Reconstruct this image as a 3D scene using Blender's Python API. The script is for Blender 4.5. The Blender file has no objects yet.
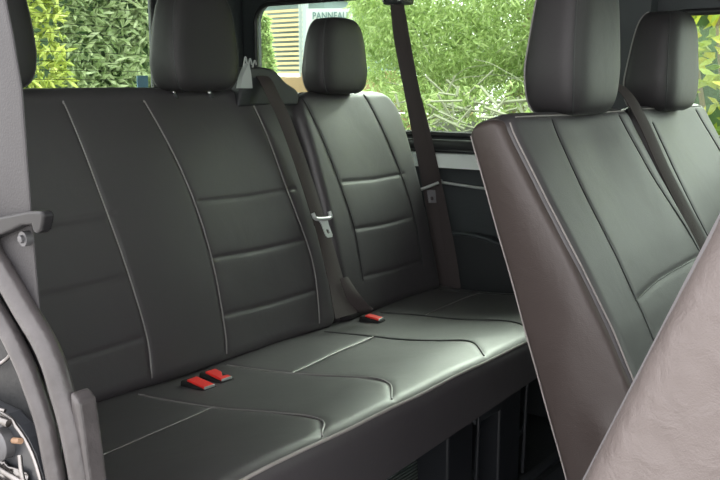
import bpy, bmesh, math, random
from mathutils import Vector, Matrix, noise
random.seed(7)
SC = bpy.context.scene
COL = SC.collection

# ------------------------------------------------------------------ camera, sky, exposure
cam_d = bpy.data.cameras.new('camera')
cam = bpy.data.objects.new('camera', cam_d); COL.objects.link(cam)
cam_d.sensor_width = 36.0
cam_d.lens = 900 / 720 * 36.0
cam_d.clip_start = 0.02; cam_d.clip_end = 200
cam.location = (0, 0, 1.0)
cam.rotation_euler = (math.radians(90 - 9.7), 0, math.radians(37))
SC.camera = cam

world = bpy.data.worlds.new('overcast_sky'); SC.world = world
world.use_nodes = True
wt = world.node_tree; wt.nodes.clear()
wo = wt.nodes.new('ShaderNodeOutputWorld'); wb = wt.nodes.new('ShaderNodeBackground')
tc = wt.nodes.new('ShaderNodeTexCoord'); sx = wt.nodes.new('ShaderNodeSeparateXYZ')
rp = wt.nodes.new('ShaderNodeValToRGB')
wt.links.new(tc.outputs['Generated'], sx.inputs[0]); wt.links.new(sx.outputs['Z'], rp.inputs[0])
rp.color_ramp.elements[0].position = 0.0; rp.color_ramp.elements[0].color = (1.0, 0.98, 0.985, 1)
rp.color_ramp.elements[1].position = 0.7; rp.color_ramp.elements[1].color = (1.0, 0.975, 0.985, 1)
wt.links.new(rp.outputs[0], wb.inputs['Color']); wt.links.new(wb.outputs[0], wo.inputs['Surface'])
wb.inputs['Strength'].default_value = 3.2

sun_d = bpy.data.lights.new('sun', 'SUN'); sun_d.energy = 15.0; sun_d.angle = math.radians(60)
sun_d.color = (1.0, 0.98, 0.94)
sun = bpy.data.objects.new('sun', sun_d); COL.objects.link(sun)
sun.rotation_euler = (math.radians(-42), 0, math.radians(22))   # hazy sun high beyond the far side windows

vs = SC.view_settings
SC.display_settings.display_device = 'sRGB'
vs.view_transform = 'Standard'; vs.look = 'None'; vs.gamma = 1.0; vs.use_curve_mapping = False
vs.exposure = 0.6
SC.cycles.max_bounces = 8
SC.cycles.transparent_max_bounces = 16

# ------------------------------------------------------------------ materials
def new_mat(name):
    m = bpy.data.materials.new(name); m.use_nodes = True
    return m, m.node_tree, m.node_tree.nodes['Principled BSDF']

def mat(name, col, rough=0.5, metal=0.0, bump=0.0, scale=60.0, var=0.0, vscale=8.0, spec=0.5, detail=4.0, bdist=0.002, sheen=0.0):
    m, t, b = new_mat(name)
    b.inputs['Base Color'].default_value = (*col, 1)
    b.inputs['Roughness'].default_value = rough
    b.inputs['Metallic'].default_value = metal
    b.inputs['Specular IOR Level'].default_value = spec
    if sheen:
        b.inputs['Sheen Weight'].default_value = sheen
    tc = t.nodes.new('ShaderNodeTexCoord')
    if bump:
        n = t.nodes.new('ShaderNodeTexNoise'); n.inputs['Scale'].default_value = scale; n.inputs['Detail'].default_value = detail
        t.links.new(tc.outputs['Object'], n.inputs['Vector'])
        bp = t.nodes.new('ShaderNodeBump'); bp.inputs['Strength'].default_value = bump; bp.inputs['Distance'].default_value = bdist
        t.links.new(n.outputs['Fac'], bp.inputs['Height']); t.links.new(bp.outputs[0], b.inputs['Normal'])
    if var:
        n2 = t.nodes.new('ShaderNodeTexNoise'); n2.inputs['Scale'].default_value = vscale; n2.inputs['Detail'].default_value = 5
        t.links.new(tc.outputs['Object'], n2.inputs['Vector'])
        r = t.nodes.new('ShaderNodeValToRGB')
        r.color_ramp.elements[0].position = 0.3; r.color_ramp.elements[1].position = 0.7
        r.color_ramp.elements[0].color = tuple(c * (1 - var) for c in col) + (1,)
        r.color_ramp.elements[1].color = tuple(min(1, c * (1 + var)) for c in col) + (1,)
        t.links.new(n2.outputs['Fac'], r.inputs[0]); t.links.new(r.outputs[0], b.inputs['Base Color'])
    return m

def leather(name, col, rough, grain=0.25, crease=0.35, cscale=14.0, spec=0.5):
    """grained vinyl: fine voronoi grain plus broad soft wrinkles"""
    m, t, b = new_mat(name)
    b.inputs['Base Color'].default_value = (*col, 1)
    b.inputs['Roughness'].default_value = rough
    b.inputs['Specular IOR Level'].default_value = spec
    tc = t.nodes.new('ShaderNodeTexCoord')
    v = t.nodes.new('ShaderNodeTexVoronoi'); v.inputs['Scale'].default_value = 620
    n = t.nodes.new('ShaderNodeTexNoise'); n.inputs['Scale'].default_value = cscale; n.inputs['Detail'].default_value = 5; n.inputs['Distortion'].default_value = 0.6
    for q in (v, n): t.links.new(tc.outputs['Object'], q.inputs['Vector'])
    b1 = t.nodes.new('ShaderNodeBump'); b1.inputs['Strength'].default_value = grain; b1.inputs['Distance'].default_value = 0.0006
    b2 = t.nodes.new('ShaderNodeBump'); b2.inputs['Strength'].default_value = crease; b2.inputs['Distance'].default_value = 0.01
    t.links.new(v.outputs['Distance'], b1.inputs['Height']); t.links.new(n.outputs['Fac'], b2.inputs['Height'])
    t.links.new(b2.outputs[0], b1.inputs['Normal']); t.links.new(b1.outputs[0], b.inputs['Normal'])
    return m

M = {}
M['vinyl'] = leather('charcoal_vinyl', (0.047, 0.043, 0.047), 0.48, 0.25, 0.15, 9.0, 0.9)
M['lit_side_vinyl'] = leather('door_lit_vinyl', (0.056, 0.044, 0.041), 0.46, 0.3, 0.30, 12.0, 0.45)  # charcoal vinyl warmed and lightened: door light put into the colour
M['head_vinyl'] = leather('headrest_vinyl', (0.027, 0.025, 0.027), 0.52, 0.2, 0.15, 12.0, 0.4)
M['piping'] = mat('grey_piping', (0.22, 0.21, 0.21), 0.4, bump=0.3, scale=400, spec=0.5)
M['dark_piping'] = mat('black_piping', (0.03, 0.032, 0.033), 0.5)
M['thread'] = mat('pale_thread', (0.27, 0.25, 0.24), 0.6, bump=0.6, scale=900)
M['black'] = mat('black_plastic', (0.022, 0.024, 0.027), 0.5, bump=0.2, scale=300)
M['trim'] = mat('dark_grey_trim_plastic', (0.035, 0.040, 0.045), 0.55, bump=0.3, scale=350)
M['pillar'] = mat('grey_pillar_plastic', (0.020, 0.019, 0.021), 0.55, bump=0.3, scale=400, var=0.12, vscale=20)
M['gasket'] = mat('black_rubber', (0.02, 0.02, 0.022), 0.42)
M['seal'] = mat('weathered_rubber', (0.044, 0.040, 0.041), 0.36, bump=0.5, scale=120, var=0.22, vscale=35, bdist=0.0015)
M['belt'] = mat('dark_brown_webbing', (0.046, 0.036, 0.036), 0.75, bump=0.5, scale=500)
M['chrome'] = mat('bright_steel', (0.45, 0.45, 0.45), 0.25, 1.0)
M['steel'] = mat('dull_steel', (0.20, 0.19, 0.185), 0.35, 1.0, bump=0.6, scale=60, var=0.35, vscale=40)
M['dark_steel'] = mat('dark_steel', (0.10, 0.10, 0.105), 0.5, 0.6)
M['grey_plate'] = mat('pale_grey_metal', (0.55, 0.58, 0.57), 0.35, 0.3)
M['red'] = mat('red_plastic', (0.80, 0.035, 0.03), 0.35)
M['frame_paint'] = mat('black_frame_paint', (0.020, 0.022, 0.026), 0.38)
M['body'] = mat('dark_body_paint', (0.010, 0.011, 0.012), 0.5, bump=0.5, scale=40, bdist=0.003, spec=0.3)
M['sill_reflection'] = mat('sill_reflected_light', (0.85, 0.90, 0.88), 0.35, 0.0)  # near-white colour paints light reflected along the sill
M['ceiling'] = mat('grey_headlining', (0.12, 0.12, 0.125), 0.9, bump=0.3, scale=500)
M['floor'] = mat('black_rubber_floor', (0.030, 0.034, 0.036), 0.6, bump=0.6, scale=120)
M['bag'] = mat('pale_translucent_plastic', (0.36, 0.39, 0.38), 0.35)
M['blue'] = mat('blue_sticker', (0.25, 0.5, 0.75), 0.5)
M['hole'] = mat('black_hole', (0.008, 0.008, 0.009), 0.8)
M['copper'] = mat('rusty_brown', (0.20, 0.12, 0.07), 0.6, 0.2)

def ribbed():
    m, t, b = new_mat('ribbed_grey_mat')
    b.inputs['Base Color'].default_value = (0.10, 0.115, 0.115, 1); b.inputs['Roughness'].default_value = 0.5
    tc = t.nodes.new('ShaderNodeTexCoord'); w = t.nodes.new('ShaderNodeTexWave')
    w.inputs['Scale'].default_value = 28; w.bands_direction = 'X'
    bp = t.nodes.new('ShaderNodeBump'); bp.inputs['Distance'].default_value = 0.004; bp.inputs['Strength'].default_value = 1
    r = t.nodes.new('ShaderNodeValToRGB'); r.color_ramp.elements[0].color = (0.05, 0.06, 0.06, 1); r.color_ramp.elements[1].color = (0.38, 0.43, 0.43, 1)
    t.links.new(tc.outputs['Object'], w.inputs['Vector']); t.links.new(w.outputs['Fac'], bp.inputs['Height']); t.links.new(bp.outputs[0], b.inputs['Normal'])
    t.links.new(w.outputs['Fac'], r.inputs[0]); t.links.new(r.outputs[0], b.inputs['Base Color'])
    return m
M['ribbed'] = ribbed()

def glass():
    m = bpy.data.materials.new('window_glass'); m.use_nodes = True; t = m.node_tree; t.nodes.clear()
    o = t.nodes.new('ShaderNodeOutputMaterial'); mx = t.nodes.new('ShaderNodeMixShader')
    tr = t.nodes.new('ShaderNodeBsdfTransparent'); gl = t.nodes.new('ShaderNodeBsdfGlossy')
    tr.inputs['Color'].default_value = (0.88, 0.96, 0.89, 1); gl.inputs['Roughness'].default_value = 0.03
    fr = t.nodes.new('ShaderNodeFresnel'); fr.inputs['IOR'].default_value = 1.35
    t.links.new(fr.outputs[0], mx.inputs[0]); t.links.new(tr.outputs[0], mx.inputs[1]); t.links.new(gl.outputs[0], mx.inputs[2])
    t.links.new(mx.outputs[0], o.inputs['Surface'])
    return m
M['glass'] = glass()

def leafmat(name, c1, c2, trans=0.35):
    m = bpy.data.materials.new(name); m.use_nodes = True; t = m.node_tree; b = t.nodes['Principled BSDF']
    o = t.nodes['Material Output']
    g = t.nodes.new('ShaderNodeNewGeometry'); r = t.nodes.new('ShaderNodeValToRGB')
    r.color_ramp.elements[0].color = (*c1, 1); r.color_ramp.elements[1].color = (*c2, 1)
    t.links.new(g.outputs['Random Per Island'], r.inputs[0]); t.links.new(r.outputs[0], b.inputs['Base Color'])
    b.inputs['Roughness'].default_value = 0.4
    tl = t.nodes.new('ShaderNodeBsdfTranslucent'); mx = t.nodes.new('ShaderNodeMixShader'); mx.inputs[0].default_value = trans
    t.links.new(r.outputs[0], tl.inputs['Color']); t.links.new(b.outputs[0], mx.inputs[1]); t.links.new(tl.outputs[0], mx.inputs[2])
    t.links.new(mx.outputs[0], o.inputs['Surface'])
    return m
M['laurel'] = leafmat('laurel_leaves', (0.20, 0.28, 0.11), (0.55, 0.62, 0.38))
M['yellow_laurel'] = leafmat('yellow_green_leaves', (0.30, 0.38, 0.07), (0.64, 0.68, 0.20))
M['willow'] = leafmat('feathery_leaves', (0.27, 0.38, 0.12), (0.56, 0.66, 0.31), 0.4)
M['autumn'] = leafmat('broad_yellow_leaves', (0.20, 0.36, 0.06), (0.66, 0.62, 0.09), 0.45)
M['fresh'] = leafmat('fresh_green_leaves', (0.24, 0.34, 0.12), (0.44, 0.54, 0.24), 0.4)
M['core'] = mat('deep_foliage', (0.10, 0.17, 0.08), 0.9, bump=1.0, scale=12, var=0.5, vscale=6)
M['twig'] = mat('brown_twigs', (0.30, 0.22, 0.16), 0.8)
M['pale_twig'] = mat('pale_dry_twigs', (0.26, 0.27, 0.19), 0.8)
M['gravel'] = mat('pale_gravel', (0.20, 0.20, 0.18), 0.9, bump=1, scale=9, var=0.35, vscale=6)
M['asphalt'] = mat('grey_paving', (0.30, 0.29, 0.28), 0.9, bump=0.6, scale=40, var=0.15)
M['wood'] = mat('tan_fence_boards', (0.26, 0.17, 0.09), 0.8, var=0.2, vscale=3)
M['cream'] = mat('cream_slats', (0.45, 0.34, 0.18), 0.7)
M['cladding'] = mat('blue_grey_cladding', (0.12, 0.17, 0.17), 0.6, bump=0.8, scale=4)
M['sign'] = mat('white_sign_board', (0.40, 0.44, 0.46), 0.5)
M['letter'] = mat('grey_green_lettering', (0.10, 0.16, 0.17), 0.5)
M['post'] = mat('pale_grey_post', (0.24, 0.28, 0.28), 0.5)
M['car'] = mat('white_car_paint', (0.82, 0.86, 0.88), 0.3)
M['roofing'] = mat('dark_roofing', (0.08, 0.10, 0.10), 0.7)

# ------------------------------------------------------------------ helpers
def world_loc(o):
    v = Vector((0, 0, 0))
    while o: v += o.location; o = o.parent
    return v

def mk(name, verts, faces, m, root=None, smooth=True, kind=None):
    off = world_loc(root)
    me = bpy.data.meshes.new(name)
    me.from_pydata([tuple(Vector(v) - off) for v in verts], [], faces)
    me.update()
    bm = bmesh.new(); bm.from_mesh(me)
    bmesh.ops.remove_doubles(bm, verts=bm.verts, dist=1e-6)
    bmesh.ops.recalc_face_normals(bm, faces=bm.faces)
    bm.to_mesh(me); bm.free()
    if smooth:
        me.shade_smooth()
        me.set_sharp_from_angle(angle=math.radians(48))
    me.materials.append(m)
    o = bpy.data.objects.new(name, me); COL.objects.link(o)
    if root: o.parent = root
    if kind: o['kind'] = kind
    return o

def thing(name, label, cat, loc, group=None):
    o = bpy.data.objects.new(name, None); COL.objects.link(o)
    o.location = loc; o['label'] = label; o['category'] = cat; o.empty_display_size = 0.1
    if group: o['group'] = group
    return o

def tag(o, label, cat, group=None):
    o['label'] = label; o['category'] = cat
    if group: o['group'] = group
    return o

class MB:
    """collects verts and faces"""
    def __init__(s): s.v = []; s.f = []
    def add(s, v, f):
        n = len(s.v); s.v += [tuple(q) for q in v]; s.f += [tuple(i + n for i in g) for g in f]; return s
    def box(s, x0, x1, y0, y1, z0, z1, bev=0.0):
        bm = bmesh.new(); bmesh.ops.create_cube(bm, size=1)
        for v in bm.verts:
            v.co = ((x0 + x1) / 2 + v.co.x * (x1 - x0), (y0 + y1) / 2 + v.co.y * (y1 - y0), (z0 + z1) / 2 + v.co.z * (z1 - z0))
        if bev:
            bmesh.ops.bevel(bm, geom=bm.edges[:], offset=bev, segments=3, affect='EDGES', profile=0.5)
        bm.verts.index_update()
        s.add([v.co.copy() for v in bm.verts], [[v.index for v in f.verts] for f in bm.faces]); bm.free(); return s
    def tube(s, pts, r, n=10, caps=True, flat=1.0, up=None):
        pts = [Vector(p) for p in pts]
        rr = r if isinstance(r, (list, tuple)) else [r] * len(pts)
        base = len(s.v); prev = None
        for i, p in enumerate(pts):
            t = (pts[min(i + 1, len(pts) - 1)] - pts[max(i - 1, 0)]).normalized()
            if prev is None:
                a = Vector(up) if up else (Vector((0, 0, 1)) if abs(t.z) < 0.9 else Vector((1, 0, 0)))
            else: a = prev
            u = (a - t * a.dot(t)).normalized(); w = t.cross(u); prev = u
            for k in range(n):
                an = 2 * math.pi * k / n
                s.v.append(tuple(p + (u * math.cos(an) * flat + w * math.sin(an)) * rr[i]))
        for i in range(len(pts) - 1):
            for k in range(n):
                s.f.append((base + i * n + k, base + i * n + (k + 1) % n, base + (i + 1) * n + (k + 1) % n, base + (i + 1) * n + k))
        if caps:
            s.f.append(tuple(base + k for k in range(n))[::-1]); s.f.append(tuple(base + (len(pts) - 1) * n + k for k in range(n)))
        return s
    def prism(s, poly, axis, a0, a1):
        """extrude polygon (2D list) along axis: 'y' -> poly is (x,z)"""
        n = len(poly); base = len(s.v)
        for a in (a0, a1):
            for p, q in poly:
                s.v.append({'y': (p, a, q), 'x': (a, p, q), 'z': (p, q, a)}[axis])
        s.f.append(tuple(base + i for i in range(n))); s.f.append(tuple(base + n + i for i in range(n))[::-1])
        for i in range(n):
            s.f.append((base + i, base + (i + 1) % n, base + n + (i + 1) % n, base + n + i))
        return s
    def build(s, name, m, root=None, smooth=True, kind=None): return mk(name, s.v, s.f, m, root, smooth, kind)

def smooth_pts(pts, n=8):
    """Catmull-Rom through the points"""
    P = [Vector(p) for p in pts]; P = [P[0] * 2 - P[1]] + P + [P[-1] * 2 - P[-2]]
    out = []
    for i in range(1, len(P) - 2):
        for k in range(n):
            t = k / n; a, b, c, d = P[i - 1:i + 3]
            out.append(0.5 * ((2 * b) + (c - a) * t + (2 * a - 5 * b + 4 * c - d) * t * t + (3 * b - a - 3 * c + d) * t ** 3))
    out.append(P[-2]); return out

def interp(pts, s):
    """piecewise smooth interpolation of (s, value) list"""
    if s <= pts[0][0]: return pts[0][1]
    for (a, va), (b, vb) in zip(pts, pts[1:]):
        if s <= b:
            t = (s - a) / (b - a); return va + (vb - va) * t
    return pts[-1][1]

def segd(px, py, a, b):
    dx, dy = b[0] - a[0], b[1] - a[1]; L = dx * dx + dy * dy
    t = max(0, min(1, ((px - a[0]) * dx + (py - a[1]) * dy) / L)) if L else 0
    return math.hypot(px - a[0] - t * dx, py - a[1] - t * dy)

def seam_depth(y, s, seams, w=0.004, dep=0.0026):
    d = min((segd(y, s, a, b) for L in seams for a, b in zip(L, L[1:])), default=1)
    g = math.exp(-(d / w) ** 2) * dep
    return g + math.exp(-(d / 0.012) ** 2) * 0.0007

def axis_samples(L, r, step):
    e = [r * (1 - math.cos(k * math.pi / 2 / 7)) for k in range(8)]
    n = max(2, int((L - 2 * r) / step))
    return e + [r + (L - 2 * r) * k / n for k in range(1, n)] + [L - q for q in reversed(e)]

class Slab:
    """upholstered pad. (y,s) outline with lo(s), hi(s); front height top(y,s); place(y,s,d) -> world"""
    def __init__(self, lo, hi, h, r, front, place, back, corner=0.03, seams=(), step=0.006, bcorner=0.012):
        self.lo, self.hi, self.h, self.r, self.front, self.place, self.back, self.seams = lo, hi, h, r, front, place, back, seams
        self.c = corner; self.bc = bcorner; self.step = step
    def inset(self, s):
        c, b = self.c, self.bc; i = 0
        if s > self.h - c: q = c - (self.h - s); i = c - math.sqrt(max(0, c * c - q * q))
        if s < b: q = b - s; i = max(i, b - math.sqrt(max(0, b * b - q * q)))
        return i
    def bounds(self, s):
        i = self.inset(s); return self.lo(s) + i, self.hi(s) - i
    def depth(self, y, s):
        lo, hi = self.bounds(s); r = self.r
        dy = min(y - lo, hi - y); ds = min(self.h - s, s)
        q = math.hypot(max(0, r - dy), max(0, r - ds)); q = min(q, r)
        e = r - math.sqrt(max(0, r * r - q * q))
        return self.front(y, s) - e - seam_depth(y, s, self.seams)
    def mesh(self, name, m, root, wall=True):
        S = axis_samples(self.h, self.r, self.step)
        wid = self.hi(self.h / 2) - self.lo(self.h / 2)
        A = [a / wid for a in axis_samples(wid, self.r, self.step)]
        nA, nS = len(A), len(S); V = []; F = []
        for s in S:
            lo, hi = self.bounds(s)
            for a in A:
                y = lo + (hi - lo) * a
                V.append(self.place(y, s, self.depth(y, s)))
        for j in range(nS - 1):
            for i in range(nA - 1):
                F.append((j * nA + i, j * nA + i + 1, (j + 1) * nA + i + 1, (j + 1) * nA + i))
        if wall:
            ring = [(A[i], 0) for i in range(nA)] + [(1, j) for j in range(1, nS)] + [(A[i], nS - 1) for i in range(nA - 2, -1, -1)] + [(0, j) for j in range(nS - 2, 0, -1)]
            idx = [i for i in range(nA)] + [j * nA + nA - 1 for j in range(1, nS)] + [(nS - 1) * nA + i for i in range(nA - 2, -1, -1)] + [j * nA for j in range(nS - 2, 0, -1)]
            prev = idx; N = len(ring)
            for k in (1, 2, 3, 4):
                cur = []
                for (a, j) in ring:
                    s = S[j]; lo, hi = self.bounds(s); y = lo + (hi - lo) * a
                    d0 = self.depth(y, s); bk = self.back(y, s)
                    f = k / 4
                    yc = (lo + hi) / 2; pull = 0.0 if k < 4 else 0.012
                    yy = y + (yc - y) / max(0.01, (hi - lo) / 2) * pull
                    cur.append(len(V)); V.append(self.place(yy, s, d0 + (bk - d0) * f))
                for q in range(N):
                    F.append((prev[q], prev[(q + 1) % N], cur[(q + 1) % N], cur[q]))
                prev = cur
            F.append(tuple(prev))
        return mk(name, V, F, m, root)
    def line(self, pts, lift=0.0006, n=10):
        out = []
        P = smooth_pts([(p[0], p[1], 0) for p in pts], n) if len(pts) > 2 else [Vector((pts[0][0] + (pts[1][0] - pts[0][0]) * k / 24, pts[0][1] + (pts[1][1] - pts[0][1]) * k / 24, 0)) for k in range(25)]
        for p in P:
            out.append(self.place(p.x, p.y, self.depth(p.x, p.y) + seam_depth(p.x, p.y, self.seams) * 0.75 - 0.0014 + lift))
        return out

def recline(X0, z0, t):
    ct, st = math.cos(t), math.sin(t)
    return lambda y, s, d: (X0 - s * st + d * ct, y, z0 + s * ct + d * st)

def headrest(root, cx, cy, cz, w, h, t, tilt, seam_x=0.3, m=None, rods=True, rod_len=0.05):
    """rounded padded block with pale line painting the lit rear rim, front seam, two rods and rod collars"""
    ct, st = math.cos(tilt), math.sin(tilt)
    def pl(a, b, c):  # a along y, b up, c forward
        return (cx + c * ct - b * st, cy + a, cz + b * ct + c * st)
    NU, NV = 72, 40
    def pt(th, v):
        ph = (v - 0.5) * math.pi
        e = 0.40
        cz_ = math.copysign(abs(math.sin(ph)) ** e, math.sin(ph)); cr = abs(math.cos(ph)) ** 0.30
        cu = math.cos(th); su = math.sin(th)
        a = math.copysign(abs(cu) ** 0.46, cu) * w / 2 * cr
        c = math.copysign(abs(su) ** 0.55, su) * t / 2 * cr
        b = cz_ * h / 2
        k = b / h + 0.5
        u = max(0.0, (k - 0.30) / 0.70)
        a *= 1.0 - 0.20 * u ** 1.6 - 0.05 * max(0, 0.3 - k) / 0.3
        if su < 0: c *= 1.0 - 0.42 * u
        else: c *= 1.0 - 0.12 * u
        b += -0.10 * h * (a / (w / 2)) ** 2 * max(0, k - 0.3)
        return a, b, c
    V = []; F = []
    for j in range(NV + 1):
        for i in range(NU): V.append(pl(*pt(2 * math.pi * i / NU, j / NV)))
    for j in range(NV):
        for i in range(NU): F.append((j * NU + i, j * NU + (i + 1) % NU, (j + 1) * NU + (i + 1) % NU, (j + 1) * NU + i))
    pad = mk('headrest_pad', V, F, m or M['head_vinyl'], root)
    # seams between front panel and side gussets, both sides
    for th in (0.62, math.pi - 0.62):
        b = MB(); b.tube([pl(*[q * f for q, f in zip(pt(th, 0.06 + 0.88 * k / 30), (1.002, 1.0, 1.004))]) for k in range(31)], 0.0016, 6)
        b.build('headrest_seam', M['dark_piping'], pad)
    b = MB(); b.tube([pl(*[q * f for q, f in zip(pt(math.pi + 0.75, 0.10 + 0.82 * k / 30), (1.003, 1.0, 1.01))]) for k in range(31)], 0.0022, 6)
    b.build('rear_piping_or_lit_rim', M['piping'], pad)  # grey line paints the window-lit rear edge of the headrest
    if rods:
        for sy in (-0.055, 0.055):
            b = MB(); b.tube([pl(sy, -h / 2 - rod_len, -0.018), pl(sy, -h / 2 + 0.03, -0.018)], 0.0055, 12)
            b.build('headrest_rod', M['chrome'], root)
            b = MB(); b.tube([pl(sy, -h / 2 - rod_len - 0.004, -0.018), pl(sy, -h / 2 - rod_len + 0.008, -0.018)], [0.013, 0.011], 14)
            b.build('rod_collar', M['black'], root)
    return pad

def ribbon(pts, w, wdir, th=0.0016, twist=None, n=6):
    """flat webbing along smoothed pts; width along wdir, slightly cupped"""
    P = smooth_pts(pts, n); V = []; F = []
    ws = w if isinstance(w, (list, tuple)) else [w] * len(pts)
    dirs = wdir if isinstance(wdir, list) else [wdir] * len(pts)
    m = 6
    for i, p in enumerate(P):
        q = i / n; k = min(int(q), len(pts) - 2); f = q - k
        ww = ws[k] + (ws[k + 1] - ws[k]) * f
        wd = (Vector(dirs[k]) * (1 - f) + Vector(dirs[k + 1]) * f).normalized()
        t = (P[min(i + 1, len(P) - 1)] - P[max(i - 1, 0)]).normalized()
        nn = t.cross(wd).normalized()
        for sgn in (1, -1):
            for j in range(m + 1):
                a = -0.5 + j / m
                V.append(tuple(p + wd * ww * a + nn * (sgn * th / 2 - 0.002 * (4 * a * a))))
    R = 2 * (m + 1)
    for i in range(len(P) - 1):
        A = i * R; B = A + R
        for j in range(m):
            F.append((A + j, A + j + 1, B + j + 1, B + j))
            F.append((A + m + 1 + j, B + m + 1 + j, B + m + 2 + j, A + m + 2 + j))
        F.append((A, B, B + m + 1, A + m + 1)); F.append((A + m, A + 2 * m + 1, B + 2 * m + 1, B + m))
    F.append(tuple(range(m + 1)) + tuple(range(2 * m + 1, m, -1)))
    L = (len(P) - 1) * R
    F.append(tuple(L + q for q in range(m + 1)) + tuple(L + q for q in range(2 * m + 1, m, -1)))
    return V, F

def rrect(x0, x1, z0, z1, r, n=7):
    out = []
    for cx, cz, a0 in ((x1 - r, z1 - r, 0), (x0 + r, z1 - r, 90), (x0 + r, z0 + r, 180), (x1 - r, z0 + r, 270)):
        for k in range(n):
            a = math.radians(a0 + 90 * k / (n - 1)); out.append((cx + r * math.cos(a), cz + r * math.sin(a)))
    return out

def plate(name, outline, holes, mapf, th, m, root=None, kind=None, smooth=False):
    """flat plate with holes: outline/holes are 2D loops; mapf(u,v,d) -> world; d in 0..th"""
    cu = bpy.data.curves.new('tmp', 'CURVE'); cu.dimensions = '2D'; cu.fill_mode = 'BOTH'; cu.extrude = th / 2
    for loop in [outline] + list(holes):
        sp = cu.splines.new('POLY'); sp.points.add(len(loop) - 1); sp.use_cyclic_u = True
        for q, (a, b) in zip(sp.points, loop): q.co = (a, b, 0, 1)
    ob = bpy.data.objects.new('tmp', cu); COL.objects.link(ob)
    dg = bpy.context.evaluated_depsgraph_get(); me = bpy.data.meshes.new_from_object(ob.evaluated_get(dg))
    V = [mapf(v.co.x, v.co.y, v.co.z + th / 2) for v in me.vertices]; F = [tuple(p.vertices) for p in me.polygons]
    bpy.data.objects.remove(ob); bpy.data.curves.remove(cu); bpy.data.meshes.remove(me)
    return mk(name, V, F, m, root, smooth, kind)

# ------------------------------------------------------------------ the van body (the setting)
FARY = 2.45; NEARY = 0.50; REARX = -2.42; CEIL = 1.52
b = MB(); b.box(REARX, 1.0, NEARY, FARY + 0.1, -0.06, 0.0); b.build('floor', M['floor'], kind='structure', smooth=False)
b = MB(); b.box(REARX - 0.05, 1.0, NEARY - 0.02, FARY + 0.1, CEIL, CEIL + 0.05); b.build('ceiling', M['ceiling'], kind='structure', smooth=False)

fw = lambda u, v, d: (u, FARY + d, v)
W2 = rrect(-2.322, -0.985, 0.848, 1.290, 0.065)
W3 = rrect(-0.835, 0.45, 0.862, 1.190, 0.05)
far = plate('wall_far', [(REARX - 0.05, 0), (1.0, 0), (1.0, CEIL), (REARX - 0.05, CEIL)], [W2, W3], fw, 0.03, M['trim'], kind='structure')
def frame_ring(name, loop, mapf, r, m, root=None):
    P = [mapf(*q) for q in loop]; P = P + [P[0]]
    b = MB(); b.tube(P, r, 8, caps=False, up=None); return b.build(name, m, root)
def window(n, loop, mapf_d, out_d, r=0.009):
    g = plate('window_%d' % n, loop, [], lambda u, v, d: mapf_d(u, v, out_d + d), 0.004, M['glass'], kind='structure')
    frame_ring('window_frame', loop, lambda u, v: mapf_d(u, v, 0.0), r, M['gasket'], g)
    us = [p[0] for p in loop]; vb = min(p[1] for p in loop)
    e = MB(); e.tube([mapf_d(min(us) + 0.07, vb + 0.010, -0.002), mapf_d(max(us) - 0.07, vb + 0.010, -0.002)], 0.0016, 6); e.build('glass_highlight', M['grey_plate'], g)  # pale tube paints the thin highlight along the glass bottom
    return g
window(2, W2, fw, 0.012); window(3, W3, fw, 0.012)

rw = lambda u, v, d: (REARX - d, u, v)
W1 = rrect(0.92, 2.055, 0.965, 1.42, 0.02)
rear = plate('wall_rear', [(NEARY, 0), (FARY + 0.08, 0), (FARY + 0.08, CEIL), (NEARY, CEIL)], [W1], rw, 0.02, M['trim'], kind='structure')
g1 = window(1, W1, rw, 0.008, 0.006)
for k in range(14):
    z = 1.02 + k * 0.028
    b = MB(); b.tube([(REARX - 0.0075, 0.95, z), (REARX - 0.0075, 2.0, z)], 0.0009, 5)
    b.build('heating_line', M['dark_piping'], g1)
nw = lambda u, v, d: (u, NEARY + 0.05 + d, v)
W4 = rrect(-2.20, -1.12, 0.87, 1.28, 0.06)
plate('wall_near', [(REARX, 0), (-0.99, 0), (-0.99, CEIL), (REARX, CEIL)], [W4], nw, 0.05, M['trim'], kind='structure')
window(4, W4, nw, 0.02)
# front bulkhead with windscreen, and the body side ahead of the door
wf = lambda u, v, d: (1.0 + d, u, v)
W5 = rrect(NEARY + 0.12, FARY - 0.08, 0.88, 1.42, 0.08)
plate('wall_front', [(NEARY, 0), (FARY + 0.08, 0), (FARY + 0.08, CEIL), (NEARY, CEIL)], [W5], wf, 0.03, M['trim'], kind='structure')
window(5, W5, wf, 0.012)
nf = lambda u, v, d: (u, NEARY - 0.02 + d, v)
plate('wall_near_front', [(0.42, 0), (1.0, 0), (1.0, CEIL), (0.42, CEIL)], [rrect(0.52, 0.94, 0.88, 1.38, 0.05)], nf, 0.04, M['trim'], kind='structure')
# rear corner pillars
for yy0, yy1, nm in ((2.10, 2.448, 'trim_rear_corner_far'), (0.60, 0.80, 'trim_rear_corner_near')):
    b = MB(); b.box(REARX + 0.001, REARX + 0.045, yy0, yy1, 0.02, CEIL - 0.002, 0.015); b.build(nm, M['trim'], kind='structure')
# pillar between the two far windows
b = MB(); b.prism([(-0.985, 0.3), (-0.835, 0.3), (-0.850, 0.9), (-0.855, CEIL - 0.01), (-0.975, CEIL - 0.01), (-0.965, 0.9)], 'y', FARY - 0.05, FARY - 0.001)
b.build('trim_middle_pillar', M['trim'], kind='structure', smooth=False)

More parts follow.
